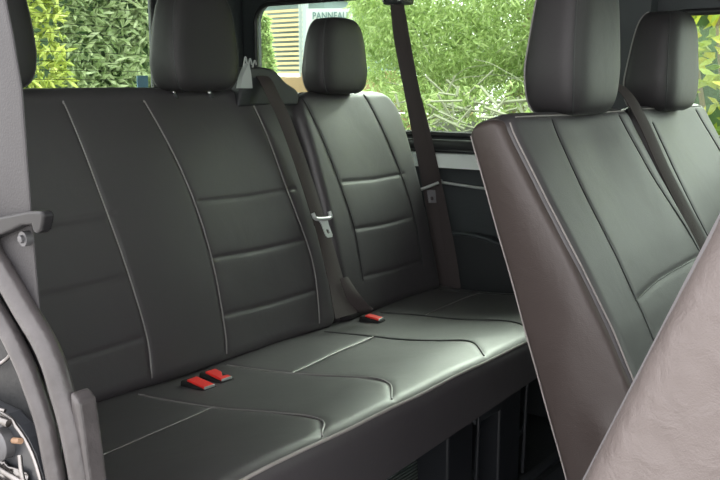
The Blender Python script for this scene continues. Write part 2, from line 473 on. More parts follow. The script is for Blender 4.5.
# lower far-wall lining: sill, pale strip painting reflected light, pocket moulding
b = MB(); b.box(-2.3, 0.6, FARY - 0.045, FARY - 0.001, 0.800, 0.835, 0.012); b.build('trim_window_sill', M['gasket'], kind='structure')
b = MB(); b.prism([(FARY - 0.045, 0.748), (FARY - 0.001, 0.748), (FARY - 0.001, 0.792), (FARY - 0.018, 0.790)], 'x', -1.75, -0.95); b.build('trim_sill_reflection', M['sill_reflection'], kind='structure')
pk = thing('wheel_arch_cover', 'black moulded wheel arch cover on the side wall beside the bench end', 'panel', (-1.3, 2.40, 0.0))
pk_loop = smooth_pts([(-1.64, 0, 0.02), (-1.60, 0, 0.30), (-1.52, 0, 0.50), (-1.44, 0, 0.545), (-1.30, 0, 0.535), (-1.12, 0, 0.46), (-1.02, 0, 0.25), (-1.0, 0, 0.02)], 6)
b = MB(); b.prism([(p.x, p.z) for p in pk_loop], 'y', FARY - 0.06, FARY - 0.002); b.build('arch_panel', M['black'], pk, smooth=False)
b = MB(); b.tube([(p.x, FARY - 0.058, p.z) for p in pk_loop], 0.007, 10); b.build('arch_rim', M['trim'], pk)

cb = thing('seam_reflection_rod', 'pale reflection on a seam of the far side wall, built as a thin rod with round end knob', 'rod', (-1.5, 2.43, 0.69))  # pale rod stands in for light reflected off a wall seam
b = MB(); b.tube([(-1.526, 2.425, 0.701), (-1.40, 2.425, 0.693), (-1.18, 2.425, 0.682)], 0.0045, 10); b.build('rod', M['grey_plate'], cb)
b = MB(); b.tube([(-1.536, 2.415, 0.702), (-1.526, 2.415, 0.702), (-1.512, 2.415, 0.701), (-1.508, 2.415, 0.70)], [0.006, 0.011, 0.011, 0.006], 14); b.build('end_knob', M['grey_plate'], cb)
for xx, zz in ((-1.19, 0.682), (-1.52, 0.701)):
    b = MB(); b.tube([(xx, 2.449, zz), (xx, 2.42, zz)], 0.006, 10); b.build('mount', M['grey_plate'], cb)

# stickers
b = MB(); b.box(REARX - 0.0075, REARX - 0.004, 1.985, 2.03, 0.990, 1.035); tag(b.build('sticker', M['blue'], smooth=False), 'small square pale blue sticker in the lower corner of the rear window', 'sticker')
b = MB(); b.box(REARX + 0.046, REARX + 0.049, 2.165, 2.225, 1.288, 1.33); tag(b.build('label_plate', M['bag'], smooth=False), 'small pale label on the rear corner pillar above the middle headrest', 'label')

# ---- near door pillar
PIL = [(-0.98, 0.0), (-0.80, 0.0), (-0.765, 0.45), (-0.768, 0.70), (-0.773, 0.842), (-0.7755, 0.92), (-0.777, 0.996), (-0.787, 1.05), (-0.797, 1.09), (-0.815, 1.25), (-0.84, CEIL - 0.002), (-1.02, CEIL - 0.002), (-1.02, 0.0)]
b = MB(); b.prism(PIL, 'y', NEARY, NEARY + 0.09)
b.v = [(x - (0.15 if y > NEARY + 0.01 and x > -1.0 else 0), y, z) for x, y, z in b.v]   # the inner face rakes back
o = b.build('trim_door_pillar', M['pillar'], kind='structure', smooth=False)
bv = o.modifiers.new('bevel', 'BEVEL'); bv.width = 0.008; bv.segments = 3; bv.limit_method = 'ANGLE'

# the lower door shut face: dark painted metal
b = MB(); b.prism([(-1.10, 0.0), (-0.80, 0.0), (-0.705, 0.50), (-0.74, 0.64), (-0.80, 0.76), (-0.87, 0.84), (-1.10, 0.98)], 'y', NEARY - 0.004, NEARY + 0.05)
b.v = [(x - (0.10 if y > NEARY + 0.01 and x > -1.05 else 0), y, z) for x, y, z in b.v]
b.build('trim_door_shut', M['body'], kind='structure', smooth=False)

# rubber door seals
sl = thing('door_seal', 'worn grey double rubber seal curving down the edge of the door opening', 'door seal', (-0.75, 0.49, 0.6))
main = [(-0.93, 0.92), (-0.859, 0.859), (-0.837, 0.829), (-0.819, 0.813), (-0.788, 0.782), (-0.760, 0.756), (-0.744, 0.734), (-0.733, 0.708), (-0.723, 0.683), (-0.714, 0.648), (-0.709, 0.621), (-0.704, 0.560), (-0.70, 0.40), (-0.72, 0.10)]
sec = [(-0.93, 0.860), (-0.876, 0.818), (-0.842, 0.787), (-0.808, 0.756), (-0.784, 0.727), (-0.771, 0.705), (-0.755, 0.673), (-0.747, 0.640), (-0.741, 0.612), (-0.735, 0.555), (-0.73, 0.40), (-0.75, 0.10)]
b = MB(); b.tube(smooth_pts([(x, 0.493, z) for x, z in main], 10), 0.0122, 16, up=(0, 1, 0)); b.build('main_bead', M['seal'], sl)
b = MB(); b.tube(smooth_pts([(x, 0.487, z) for x, z in sec], 10), 0.0102, 16, up=(0, 1, 0)); b.build('inner_bead', M['seal'], sl)
b = MB(); b.prism([(-0.718, 0.712), (-0.712, 0.710), (-0.704, 0.704), (-0.701, 0.684), (-0.694, 0.627), (-0.688, 0.55), (-0.687, 0.40), (-0.71, 0.40), (-0.712, 0.62)], 'y', 0.490, 0.512)
o = b.build('lip', M['seal'], sl, smooth=False); bv = o.modifiers.new('bevel', 'BEVEL'); bv.width = 0.004; bv.segments = 3
# latch arm on the pillar
la = thing('door_catch', 'black hooked plastic catch arm fixed to the grey door pillar above the seal', 'catch', (-0.79, 0.49, 0.86))
ap = [(-0.86, 0.866), (-0.832, 0.871), (-0.805, 0.876), (-0.770, 0.883), (-0.748, 0.885), (-0.744, 0.881), (-0.747, 0.872), (-0.750, 0.866), (-0.756, 0.862), (-0.763, 0.863), (-0.765, 0.870), (-0.782, 0.868), (-0.798, 0.862), (-0.834, 0.850), (-0.86, 0.842)]
b = MB(); b.prism([(x + 0.008, z) for x, z in ap], 'y', 0.486, 0.499); M['catch'] = mat('dull_black_plastic', (0.012, 0.012, 0.013), 0.35, spec=0.25)
o = b.build('arm', M['catch'], la, smooth=False); bv = o.modifiers.new('bevel', 'BEVEL'); bv.width = 0.003; bv.segments = 3
b = MB(); b.tube([(-0.784, 0.501, 0.853), (-0.784, 0.493, 0.853)], [0.0074, 0.0074], 20); b.build('screw_washer', M['dark_steel'], la)
b = MB(); b.tube([(-0.784, 0.494, 0.853), (-0.784, 0.490, 0.853), (-0.784, 0.4895, 0.853)], [0.004, 0.004, 0.003], 6); b.build('screw_head', M['dark_steel'], la)

# door lock mechanism in the shut face
lk = thing('door_lock', 'dirty bare metal lock mechanism in the door frame below the seal', 'lock', (-0.83, 0.49, 0.63))
LX = 0.052     # the mechanism stands proud of the shut face
lb = [(x + LX, z) for x, z in [(-0.96, 0.677), (-0.862, 0.672), (-0.842, 0.664), (-0.828, 0.654), (-0.816, 0.640), (-0.806, 0.618), (-0.799, 0.590), (-0.795, 0.55), (-0.96, 0.55)]]
b = MB(); b.prism(lb, 'y', 0.478, 0.497); o = b.build('housing', M['frame_paint'], lk, smooth=False); bv = o.modifiers.new('bevel', 'BEVEL'); bv.width = 0.003; bv.segments = 2
b = MB(); b.tube(smooth_pts([(x, 0.477, z) for x, z in lb[:8]], 6), 0.0022, 8); b.build('edge_wire', M['steel'], lk)
# crumpled worn cover plate
V = []; F = []
NX, NZ = 40, 50
for j in range(NZ):
    for i in range(NX):
        x = -0.90 + 0.110 * i / (NX - 1); z = 0.553 + 0.068 * j / (NZ - 1)
        x2 = x + 0.018 - 0.20 * (z - 0.553)
        V.append((x2 + 0.012, 0.475 - 0.006 * abs(noise.noise(Vector((x * 45, z * 70, 2)))) - 0.003 * noise.noise(Vector((x * 150, z * 150, 5))), z))
for j in range(NZ - 1):
    for i in range(NX - 1): F.append((j * NX + i, j * NX + i + 1, (j + 1) * NX + i + 1, (j + 1) * NX + i))
o = mk('cover_plate', V, F, M['steel'], lk); sm = o.modifiers.new('thickness', 'SOLIDIFY'); sm.thickness = 0.002
b = MB(); b.tube([(-0.812, 0.482, 0.642), (-0.812, 0.468, 0.642), (-0.812, 0.465, 0.642)], [0.0165, 0.0165, 0.013], 24); b.build('bolt_ring', M['dark_steel'], lk)
b = MB(); b.tube([(-0.812, 0.468, 0.642), (-0.812, 0.459, 0.642)], [0.008, 0.006], 12); b.build('bolt', M['chrome'], lk)
b = MB(); b.tube([(-0.792, 0.474, 0.650), (-0.776, 0.472, 0.654)], 0.0032, 8); b.build('peg', M['copper'], lk)
for i, (x0, z0, x1, z1, r) in enumerate(((-0.86, 0.622, -0.780, 0.610, 0.0035), (-0.86, 0.604, -0.785, 0.598, 0.004), (-0.86, 0.585, -0.77, 0.578, 0.004), (-0.776, 0.640, -0.760, 0.590, 0.0024), (-0.85, 0.668, -0.795, 0.668, 0.0045), (-0.85, 0.676, -0.80, 0.680, 0.002))):
    b = MB(); b.tube(smooth_pts([(x0, 0.470, z0), ((x0 + x1) / 2, 0.467, (z0 + z1) / 2 + 0.003), (x1, 0.472, z1)], 5), r, 8); b.build('lever', M['steel'], lk)
wr = MB(); wr.tube(smooth_pts([(-0.875, 0.488, 0.705), (-0.845, 0.486, 0.712), (-0.815, 0.486, 0.727), (-0.80, 0.488, 0.742)], 6), 0.0022, 8)
tag(wr.build('wire_rod', M['steel']), 'thin bent metal wire in the dark door frame above the lock', 'wire')

# ------------------------------------------------------------------ rear bench
T1 = math.atan(0.29)
def back_front(centers):
    def f(y, s):
        v = 0.0
        # centre panels dish a little between raised bolsters
        d = min(abs(y - c) for c in centers)
        v += 0.008 * (1 - math.cos(min(1, d / 0.26) * math.pi)) / 2 * (1 - 0.3 * s)
        v += 0.012 * math.sin(math.pi * min(1, s / 0.6)) - 0.010 * max(0, (s - 0.45) / 0.15) ** 2
        v += 0.0025 * noise.noise(Vector((y * 7, s * 5, 1.3)))
        return v
    return f
def hseam(y0, y1, s): return [(y0, s), ((y0 + y1) / 2, s - 0.004), (y1, s)]
ct1 = math.cos(T1)
sz = lambda z: (z - 0.40) / ct1          # world height -> distance up the pad
bench = thing('rear_bench_seat', 'long dark charcoal vinyl rear bench with three backrests across the van', 'bench seat', (-1.1, 1.53, 0.0))
def mkback(y0, y1, centers, panels, vertical, nm, thick=0.11, corner=0.05):
    H = 0.640 if nm.startswith('double') else 0.627
    seams = []
    for v in vertical: seams.append(v)
    for (a, c) in panels:
        for z in (0.50, 0.625, 0.75): seams.append(hseam(a, c, sz(z)))
    sl_ = Slab(lambda s: y0, lambda s: y1, H, 0.028, back_front(centers), recline(-1.400, 0.392, T1), lambda y, s: -thick, corner=corner, seams=seams, bcorner=0.01, step=0.0042)
    o = sl_.mesh(nm, M['vinyl'], bench)
    for v in vertical:
        b = MB(); b.tube(sl_.line(v, 0.0018), 0.0016, 7); b.build('piping', M['piping'], o)
    return sl_, o
V1 = [(1.152, 0.02), (1.158, sz(0.50)), (1.146, sz(0.62)), (1.122, sz(0.80)), (1.104, sz(0.965)), (1.10, 0.60)]
V2 = [(1.366, 0.02), (1.374, sz(0.476)), (1.376, sz(0.63)), (1.354, sz(0.785)), (1.308, sz(0.96)), (1.300, 0.60)]
V3 = [(1.690, 0.02), (1.703, sz(0.50)), (1.703, sz(0.594)), (1.668, sz(0.77)), (1.644, sz(0.954)), (1.640, 0.60)]
V0 = [(0.82, 0.02), (0.83, sz(0.62)), (0.85, 0.60)]
F1 = [(1.895, sz(0.49)), (1.899, sz(0.63)), (1.879, sz(0.753)), (1.838, sz(0.964)), (1.834, 0.60)]
F2 = [(2.186, sz(0.49)), (2.188, sz(0.63)), (2.174, sz(0.747)), (2.122, sz(0.969)), (2.118, 0.60)]
mkback(0.72, 1.765, (0.99, 1.535), ((0.83, 1.145), (1.375, 1.70)), (V0, V1, V2, V3), 'double_backrest')
mkback(1.795, 2.27, (2.04,), ((1.895, 2.185),), (F1, F2), 'single_backrest', corner=0.085)
bench_parts = [o for o in bench.children]
# dark piping on the far backrest rather than pale
for q in bench_parts:
    if q.name.startswith('single'):
        for ch in q.children: ch.data.materials[0] = M['dark_piping']

# cushion: s = distance forward from the back, d = up
def cush_front(y, s):
    s -= 0.04
    v = -0.008 + 0.068 * (s / 0.53) - 0.018 * math.sin(math.pi * min(1, s / 0.53))
    if s > 0.40: v -= 0.012 * ((s - 0.40) / 0.13) ** 2
    v += 0.0012 * math.cos((y - 1.0) / 0.53 * 2 * math.pi) + 0.010 * max(0, min(1, (y - 1.9) / 0.3)) * (1 - s / 0.5)
    v += 0.003 * noise.noise(Vector((y * 6, s * 6, 4.0)))
    return v
place_c = lambda y, s, d: (-1.445 + s, y, 0.402 + d)
xs = lambda x: x + 1.445
cs = []
A_ = [(1.105, 0.06), (1.13, xs(-1.18)), (1.137, xs(-1.06)), (1.12, xs(-0.93)), (1.06, xs(-0.875))]
B_ = [(1.350, 0.06), (1.376, xs(-1.217)), (1.384, xs(-1.05)), (1.350, xs(-0.95)), (1.265, xs(-0.882))]
C_ = [(1.69, 0.06), (1.714, xs(-1.25)), (1.722, xs(-1.08)), (1.695, xs(-0.97)), (1.60, xs(-0.882))]
D_ = [(1.93, 0.06), (1.957, xs(-1.25)), (1.945, xs(-1.12)), (1.925, xs(-1.0)), (1.84, xs(-0.882))]
E_ = [(2.235, xs(-1.385)), (2.262, xs(-1.265)), (2.275, xs(-1.10)), (2.27, xs(-0.98))]
X1 = [(0.76, xs(-1.17)), (1.00, xs(-1.18)), (1.134, xs(-1.20))]
X2 = [(1.378, xs(-1.217)), (1.55, xs(-1.235)), (1.714, xs(-1.25))]
X3 = [(1.960, xs(-1.262)), (2.10, xs(-1.266)), (2.262, xs(-1.266))]
cs = [A_, B_, C_, D_, E_, X1, X2, X3]
cush = Slab(lambda s: 0.72, lambda s: 2.31, 0.585, 0.030, cush_front, place_c, lambda y, s: -0.095 + 0.02 * s + 0.05 * (y - 1.25), corner=0.035, seams=cs, step=0.005)
co = cush.mesh('seat_cushion', M['vinyl'], bench)
for L, mt, r in ((A_, 'piping', 0.0017), (B_, 'piping', 0.0019), (C_, 'dark_piping', 0.0018), (D_, 'dark_piping', 0.0016), (X1, 'piping', 0.0010), (X2, 'piping', 0.0014), (X3, 'piping', 0.0010), (E_, 'dark_piping', 0.001)):
    b = MB(); b.tube(cush.line(L, 0.0012), r, 7); b.build('piping', M[mt], co)
# white front edge piping
s_e = 0.585 - 0.007
b = MB(); b.tube([place_c(0.76 + 1.51 * k / 80, s_e, cush.front(0.76 + 1.51 * k / 80, s_e) - (0.030 - math.sqrt(0.030 ** 2 - 0.023 ** 2)) + 0.0022) for k in range(81)], 0.0030, 8)
b.build('front_piping', M['thread'], co)
# frame and legs of the bench
b = MB(); b.box(-1.36, -0.97, 0.80, 2.20, 0.262, 0.30, 0.006); b.build('seat_frame', M['frame_paint'], bench)
def leg_panel(y0, y1, x0, x1):
    b = MB(); b.prism([(x0, 0.0), (x1, 0.0), (x1 + 0.0, 0.27), (x0 - 0.02, 0.27)], 'y', y0, y1)
    o = b.build('leg', M['frame_paint'], bench, smooth=False)
    bv = o.modifiers.new('bevel', 'BEVEL'); bv.width = 0.006; bv.segments = 2
    return o
leg_panel(1.635, 1.745, -1.06, -0.985)
leg_panel(1.875, 1.985, -1.06, -0.985)
leg_panel(0.90, 1.00, -1.06, -0.985)
for y in (0.95, 1.70, 1.93): leg_panel(y - 0.03, y + 0.03, -1.36, -1.31)
for yy in (1.752, 1.995):
    b = MB(); b.tube([(-0.975, yy, 0.27), (-0.98, yy, 0.02)], 0.005, 8); b.build('front_rod', M['frame_paint'], bench)
b = MB(); b.box(-1.0, -0.98, 1.745, 1.875, 0.225, 0.25, 0.003); b.build('cross_bar', M['trim'], bench)
b = MB(); b.tube([(-1.06, 1.86, 0.03), (-1.03, 2.09, 0.10)], 0.011, 10); b.build('diagonal_brace', M['trim'], bench)
b = MB(); b.box(-1.345, -1.0, 1.68, 1.72, 0.0, 0.028, 0.004); b.build('floor_rail', M['trim'], bench)
b = MB(); b.box(-1.30, -1.0, 1.92, 1.96, 0.0, 0.028, 0.004); b.build('floor_rail', M['trim'], bench)

# headrests are parts of the bench
headrest(bench, -1.575, 0.915, 1.105, 0.225, 0.225, 0.110, 0.03, rod_len=0.012)
headrest(bench, -1.575, 1.458, 1.105, 0.220, 0.235, 0.108, 0.03, rod_len=0.012)
headrest(bench, -1.585, 1.987, 1.082, 0.215, 0.206, 0.098, 0.03, rod_len=0.012)

# belt outlet hump on the middle shoulder, pale tag beside it
prof = [(1.585, 0.95), (1.598, 1.000), (1.606, 1.034), (1.625, 1.046), (1.685, 1.046), (1.725, 1.037), (1.762, 1.010), (1.81, 0.985), (1.81, 0.95)]
hp = smooth_pts([(a, c, 0) for a, c in prof], 5)
b = MB(); b.prism([(p.x, p.y) for p in hp], 'x', -1.64, -1.565); o = b.build('belt_outlet_cover', M['black'], bench, smooth=False)
bv = o.modifiers.new('bevel', 'BEVEL'); bv.width = 0.012; bv.segments = 4; bv.limit_method = 'ANGLE'; bv.angle_limit = math.radians(50)
b = MB(); b.prism([(1.590, 0.995), (1.597, 1.02), (1.612, 1.045), (1.622, 1.055), (1.628, 1.03), (1.632, 0.995)], 'x', -1.575, -1.560)
for k in range(3): b.tube(smooth_pts([(-1.567, 1.608 + 0.016 * k, 1.045), (-1.567, 1.616 + 0.016 * k, 1.070 - 0.004 * k), (-1.567, 1.622 + 0.016 * k, 1.052)], 5), 0.0022, 6)
tag(b.build('plastic_tag', M['bag'], smooth=False), 'crumpled pale clear plastic tag tucked beside the middle rear headrest', 'plastic tag')

# ---- buckles in the cushion
def buckle(cx, cy, z, yaw, label, lx=0.052, wy=0.028, group=None, tilt=0.12, notch=False):
    t = thing('seat_belt_buckle', label, 'seat belt buckle', (cx, cy, z), group)
    R = Matrix.Rotation(yaw, 4, 'Z') @ Matrix.Rotation(tilt, 4, 'Y')
    def tf(mb): mb.v = [tuple(Vector((cx, cy, z)) + R @ Vector(v)) for v in mb.v]; return mb
    b = MB(); b.box(-lx / 2 - 0.014, lx / 2 + 0.006, -wy / 2 - 0.006, wy / 2 + 0.006, -0.030, 0.004, 0.005); tf(b).build('housing', M['hole'], t)
    b = MB()
    if notch:
        P = [(-lx / 2, -wy / 2), (lx / 2, -wy / 2), (lx / 2, wy / 2), (lx / 2 - 0.012, wy / 2), (lx * 0.22, wy * 0.05), (-lx * 0.1, wy * 0.5), (-lx / 2, wy / 2)]
    else:
        P = [(-lx / 2, -wy / 2), (lx / 2, -wy / 2), (lx / 2, wy / 2), (-lx / 2, wy / 2)]
    b.prism(P, 'z', 0.003, 0.0085); o = tf(b).build('release_button', M['red'], t, smooth=False)
    bv = o.modifiers.new('bevel', 'BEVEL'); bv.width = 0.002; bv.segments = 2
    b = MB(); b.box(lx / 2 - 0.001, lx / 2 + 0.0015, -wy / 2, wy / 2, 0.002, 0.0085, 0.0008); tf(b).build('button_edge', M['bag'], t)
    return t
buckle(-1.322, 1.212, 0.397, 0.0, 'red and black seat belt buckle sunk in the cushion, nearer of the pair', 0.052, 0.028)
buckle(-1.330, 1.270, 0.397, -0.05, 'red and black seat belt buckle with notched button, farther of the pair', 0.052, 0.028, notch=True)
buckle(-1.345, 1.845, 0.400, 0.1, 'small red-tipped seat belt buckle at the foot of the middle belt', 0.042, 0.024)

# ---- middle belt over the gap
nb = Vector((ct1, 0, math.sin(T1)))
bl = thing('seat_belt', 'dark brown seat belt hanging over the middle shoulder of the rear bench', 'seat belt', (-1.4, 1.74, 0.5))
bp = [(-1.600, 1.672, 1.040), (-1.558, 1.673, 1.020), (-1.530, 1.677, 0.975), (-1.508, 1.692, 0.918), (-1.478, 1.712, 0.818), (-1.446, 1.730, 0.705), (-1.431, 1.734, 0.655)]
V_, F_ = ribbon(bp, [0.046] * 7, (0.0, 1, 0.0)); mk('upper_strap', V_, F_, M['belt'], bl)
bp = [(-1.436, 1.728, 0.690), (-1.412, 1.738, 0.600), (-1.385, 1.744, 0.505), (-1.352, 1.740, 0.430)]
V_, F_ = ribbon(bp, [0.040, 0.048, 0.058, 0.085], (0.05, 1, 0.0)); mk('lower_strap', V_, F_, M['belt'], bl)
bp = [(-1.380, 1.765, 0.520), (-1.360, 1.775, 0.475), (-1.350, 1.795, 0.440), (-1.345, 1.820, 0.425)]
V_, F_ = ribbon(bp, [0.030, 0.042, 0.040, 0.030], [(0.1, 1, 0), (0.2, 1, 0.1), (0.5, 0.8, 0.4), (0.8, 0.5, 0.4)]); mk('folded_tail', V_, F_, M['belt'], bl)
# metal tongue
tg = thing('belt_tongue', 'silver metal belt tongue with slotted plate on the middle belt', 'belt tongue', (-1.41, 1.735, 0.65))
O = Vector((-1.425, 1.728, 0.672)); U = Vector((0, 0.97, -0.06)).normalized(); Wd = Vector((0.27, 0.22, -0.94)).normalized(); N = U.cross(Wd) * -1
if N.x < 0: N = -N
tmap = lambda u, v, d: tuple(O + U * u + Wd * v + N * (d + 0.004))
b = MB(); b.tube(smooth_pts([tmap(-0.033, -0.014, 0.004), tmap(-0.030, -0.001, 0.004), tmap(-0.012, 0.002, 0.005), tmap(0.012, 0.002, 0.005), tmap(0.030, -0.001, 0.004), tmap(0.033, -0.016, 0.004)], 6), 0.0050, 10); b.build('cross_bar', M['grey_plate'], tg)
plate('tongue_plate', [(-0.018, 0.0), (0.018, 0.0), (0.013, 0.018), (0.013, 0.046), (0.009, 0.052), (-0.009, 0.052), (-0.013, 0.046), (-0.013, 0.018)], [rrect(-0.005, 0.005, 0.030, 0.042, 0.003, 4)], tmap, 0.003, M['grey_plate'], tg)

# ---- far belt beside the window
b2 = thing('seat_belt', 'wide dark brown seat belt hanging in front of the far side window', 'seat belt', (-1.5, 2.37, 0.4))
bp = [(-1.668, 2.395, 1.270), (-1.634, 2.375, 1.141), (-1.596, 2.370, 1.004), (-1.558, 2.366, 0.865), (-1.516, 2.362, 0.711), (-1.478, 2.356, 0.557), (-1.445, 2.345, 0.425), (-1.43, 2.335, 0.37)]
V_, F_ = ribbon(bp, [0.032, 0.035, 0.036, 0.038, 0.040, 0.040, 0.040, 0.040], (0.80, 0.60, 0.0)); mk('front_strap', V_, F_, M['belt'], b2)
bp = [(-1.664, 2.41, 1.262), (-1.600, 2.395, 1.02), (-1.548, 2.388, 0.865), (-1.500, 2.380, 0.711), (-1.440, 2.370, 0.50), (-1.410, 2.36, 0.38)]
V_, F_ = ribbon(bp, [0.032, 0.035, 0.036, 0.038, 0.040, 0.040], (0.80, 0.60, 0.0)); mk('rear_strap', V_, F_, M['belt'], b2)
an = thing('belt_anchor', 'black belt guide with two bright bolts above the far window', 'belt anchor', (-1.64, 2.42, 1.27))
b = MB(); b.box(-1.708, -1.628, 2.380, 2.449, 1.253, 1.300, 0.010); b.build('guide', M['black'], an)
for x in (-1.696, -1.640):
    b = MB(); b.tube([(x, 2.382, 1.264), (x, 2.372, 1.264)], [0.005, 0.004], 10); b.build('bolt', M['chrome'], an)
t2 = thing('belt_tongue', 'grey hooked belt tongue on the belt beside the far window', 'belt tongue', (-1.5, 2.35, 0.69))
b = MB(); b.tube(smooth_pts([(-1.532, 2.318, 0.700), (-1.534, 2.316, 0.688), (-1.520, 2.318, 0.684), (-1.495, 2.338, 0.695), (-1.474, 2.360, 0.706)], 6), 0.0048, 10); b.build('cross_bar', M['grey_plate'], t2)
m2 = lambda u, v, d: tuple(Vector((-1.492, 2.345, 0.683)) + Vector((0.8, 0.6, 0)) * u + Vector((0.15, 0, -0.98)) * v + Vector((0.6, -0.8, 0)) * d)
plate('tongue_plate', [(-0.013, 0), (0.013, 0), (0.012, 0.040), (-0.012, 0.040)], [rrect(-0.005, 0.005, 0.020, 0.032, 0.003, 4)], m2, 0.003, M['dark_steel'], t2)

# ------------------------------------------------------------------ second row seats
T2 = math.atan(0.348); ct2 = math.cos(T2)
X2R = -0.557
place_b0 = recline(X2R, 0.40, T2)
EXT = 0.12
place_b = lambda y, s, d: place_b0(y, s - EXT, d)
def thick2(s):      # pad thickness, heavier toward the base
    s -= EXT
    return interp([(0, 0.175), (0.10, 0.165), (0.20, 0.152), (0.30, 0.132), (0.42, 0.104), (0.52, 0.083), (0.585, 0.072)], s)
def front2(c):
    def f(y, s):
        d = abs(y - c); v = thick2(s) - 0.008 * math.exp(-(d / 0.12) ** 2) * min(1, s * 3)
        return v + 0.002 * noise.noise(Vector((y * 8, s * 6, 9.0)))
    return f
def second_seat(y0, y1, c, label, H, seams, horiz, side_panel, hr_y, hr_z, hx=-0.715, hh=0.25):
    r = thing('passenger_seat', label, 'car seat', (-0.45, (y0 + y1) / 2, 0))
    sl_ = Slab(lambda s: y0, lambda s: y1, H, 0.022, front2(c), place_b, lambda y, s: 0.0, corner=0.035, seams=seams + horiz, bcorner=0.01, step=0.005)
    o = sl_.mesh('backrest', M['vinyl'], r)
    for v in horiz + seams:
        b = MB(); b.tube(sl_.line(v, 0.0008), 0.0012, 6); b.build('seam', M['dark_piping'], o)
    # stitched edge
    e = [(y0 + 0.007 + sl_.inset(s) * 1.0, s) for s in [0.03 + (H - 0.05) * k / 40 for k in range(41)]]
    b = MB(); b.tube([place_b(y, s, sl_.depth(y, s) + 0.0012) for y, s in e], 0.0015, 6); b.build('edge_stitching', M['thread'], o)
    te = [(y0 + 0.03 + (y1 - y0 - 0.06) * k / 30, H - 0.012) for k in range(31)]
    b = MB(); b.tube([place_b(y, s, sl_.depth(y, s) + 0.001) for y, s in te], 0.0013, 6); b.build('top_stitching', M['thread'], o)
    if side_panel:
        # side gusset: p runs from rear edge to front edge, pad bulges toward the open side
        def fr(p, s):
            th = thick2(s); u = p / th
            return 0.008 + 0.010 * math.sin(math.pi * max(0, min(1, u))) + 0.0035 * noise.noise(Vector((p * 14, s * 8, 3))) + 0.006 * math.exp(-((p - 0.10) ** 2 + (s - 0.06 - EXT) ** 2) / 0.0009)
        pl = lambda p, s, d: place_b(y0 - d + 0.006, s, p)
        sp = Slab(lambda s: 0.003, lambda s: thick2(s) - 0.010, H - 0.006, 0.012, fr, pl, lambda y, s: -0.004, corner=0.02, step=0.006, bcorner=0.008)
        so = sp.mesh('side_panel', M['lit_side_vinyl'], r)
        rr = [(0.006, 0.02 + (H - 0.04) * k / 30) for k in range(31)]
        b = MB(); b.tube([pl(p, s, sp.depth(p, s) + 0.0005) for p, s in rr], 0.0018, 6); b.build('rear_piping_or_lit_rim', M['thread'], so)
    # seat cushion and base
    cslab = Slab(lambda s: y0 + 0.005, lambda s: y1 - 0.005, 0.46, 0.03, lambda y, s: 0.01 + 0.03 * s, lambda y, s, d: (-0.50 + s, y, 0.43 + d), lambda y, s: -0.12, corner=0.04, step=0.02)
    cslab.mesh('seat_cushion', M['vinyl'], r)
    b = MB(); b.box(-0.52, -0.08, y0 + 0.03, y1 - 0.03, 0.27, 0.315, 0.006); b.build('seat_frame', M['frame_paint'], r)
    for x in (-0.50, -0.14):
        for y in (y0 + 0.05, y1 - 0.09):
            b = MB(); b.box(x, x + 0.04, y, y + 0.04, 0, 0.275, 0.004); b.build('leg', M['frame_paint'], r)
    headrest(r, hx, hr_y, hr_z, 0.224, hh, 0.122, 0.0, rod_len=0.012)
    return r, sl_
s2 = lambda z, d=0.1: (z - 0.40 - d * math.sin(T2)) / ct2 + EXT
P1 = [(1.385, 0.05), (1.396, s2(0.661, 0.14)), (1.409, s2(0.814, 0.11)), (1.424, s2(0.925, 0.08)), (1.43, 0.550 + EXT)]
P2 = [(1.785, 0.05), (1.769, s2(0.685, 0.14)), (1.739, s2(0.829, 0.11)), (1.730, s2(0.925, 0.08)), (1.728, 0.550 + EXT)]
HS = [(1.393, s2(0.659, 0.14)), (1.519, s2(0.668, 0.14)), (1.70, s2(0.675, 0.14)), (1.765, s2(0.676, 0.14))]
P3 = [(1.855, 0.05), (1.858, s2(0.741, 0.13)), (1.872, s2(0.829, 0.11)), (1.892, s2(0.925, 0.08))]
P4 = [(2.26, 0.05), (2.25, 0.30 + EXT), (2.22, 0.55 + EXT)]
# seams of seat one are kept inside its pad (1.27 - 1.79)
second_seat(1.268, 1.792, 1.56, 'charcoal seat with side panel coloured lighter for the light of the open door, nearer of the middle row pair', 0.570 + EXT, [P1, P2], [HS], True, 1.575, 1.086, hx=-0.697, hh=0.275)
second_seat(1.825, 2.300, 2.06, 'charcoal seat against the far windows, farther of the middle row pair', 0.572 + EXT, [P3, P4], [[(1.87, 0.27 + EXT), (2.0, 0.268 + EXT), (2.22, 0.27 + EXT)]], False, 2.035, 1.054, hx=-0.690, hh=0.216)

b3 = thing('seat_belt', 'narrow dark seat belt running down between the two middle row backrests', 'seat belt', (-0.6, 1.806, 0.7))
bp = [(-0.760, 1.812, 0.985), (-0.720, 1.812, 1.006), (-0.682, 1.810, 0.985), (-0.640, 1.807, 0.922), (-0.596, 1.802, 0.840), (-0.522, 1.805, 0.708), (-0.42, 1.80, 0.52)]
V_, F_ = ribbon(bp, 0.040, [(0.2, 1, 0)] * 7); mk('strap', V_, F_, M['belt'], b3)
b = MB(); b.box(-0.775, -0.735, 1.785, 1.835, 0.955, 0.995, 0.006); b.build('belt_outlet', M['black'], b3)

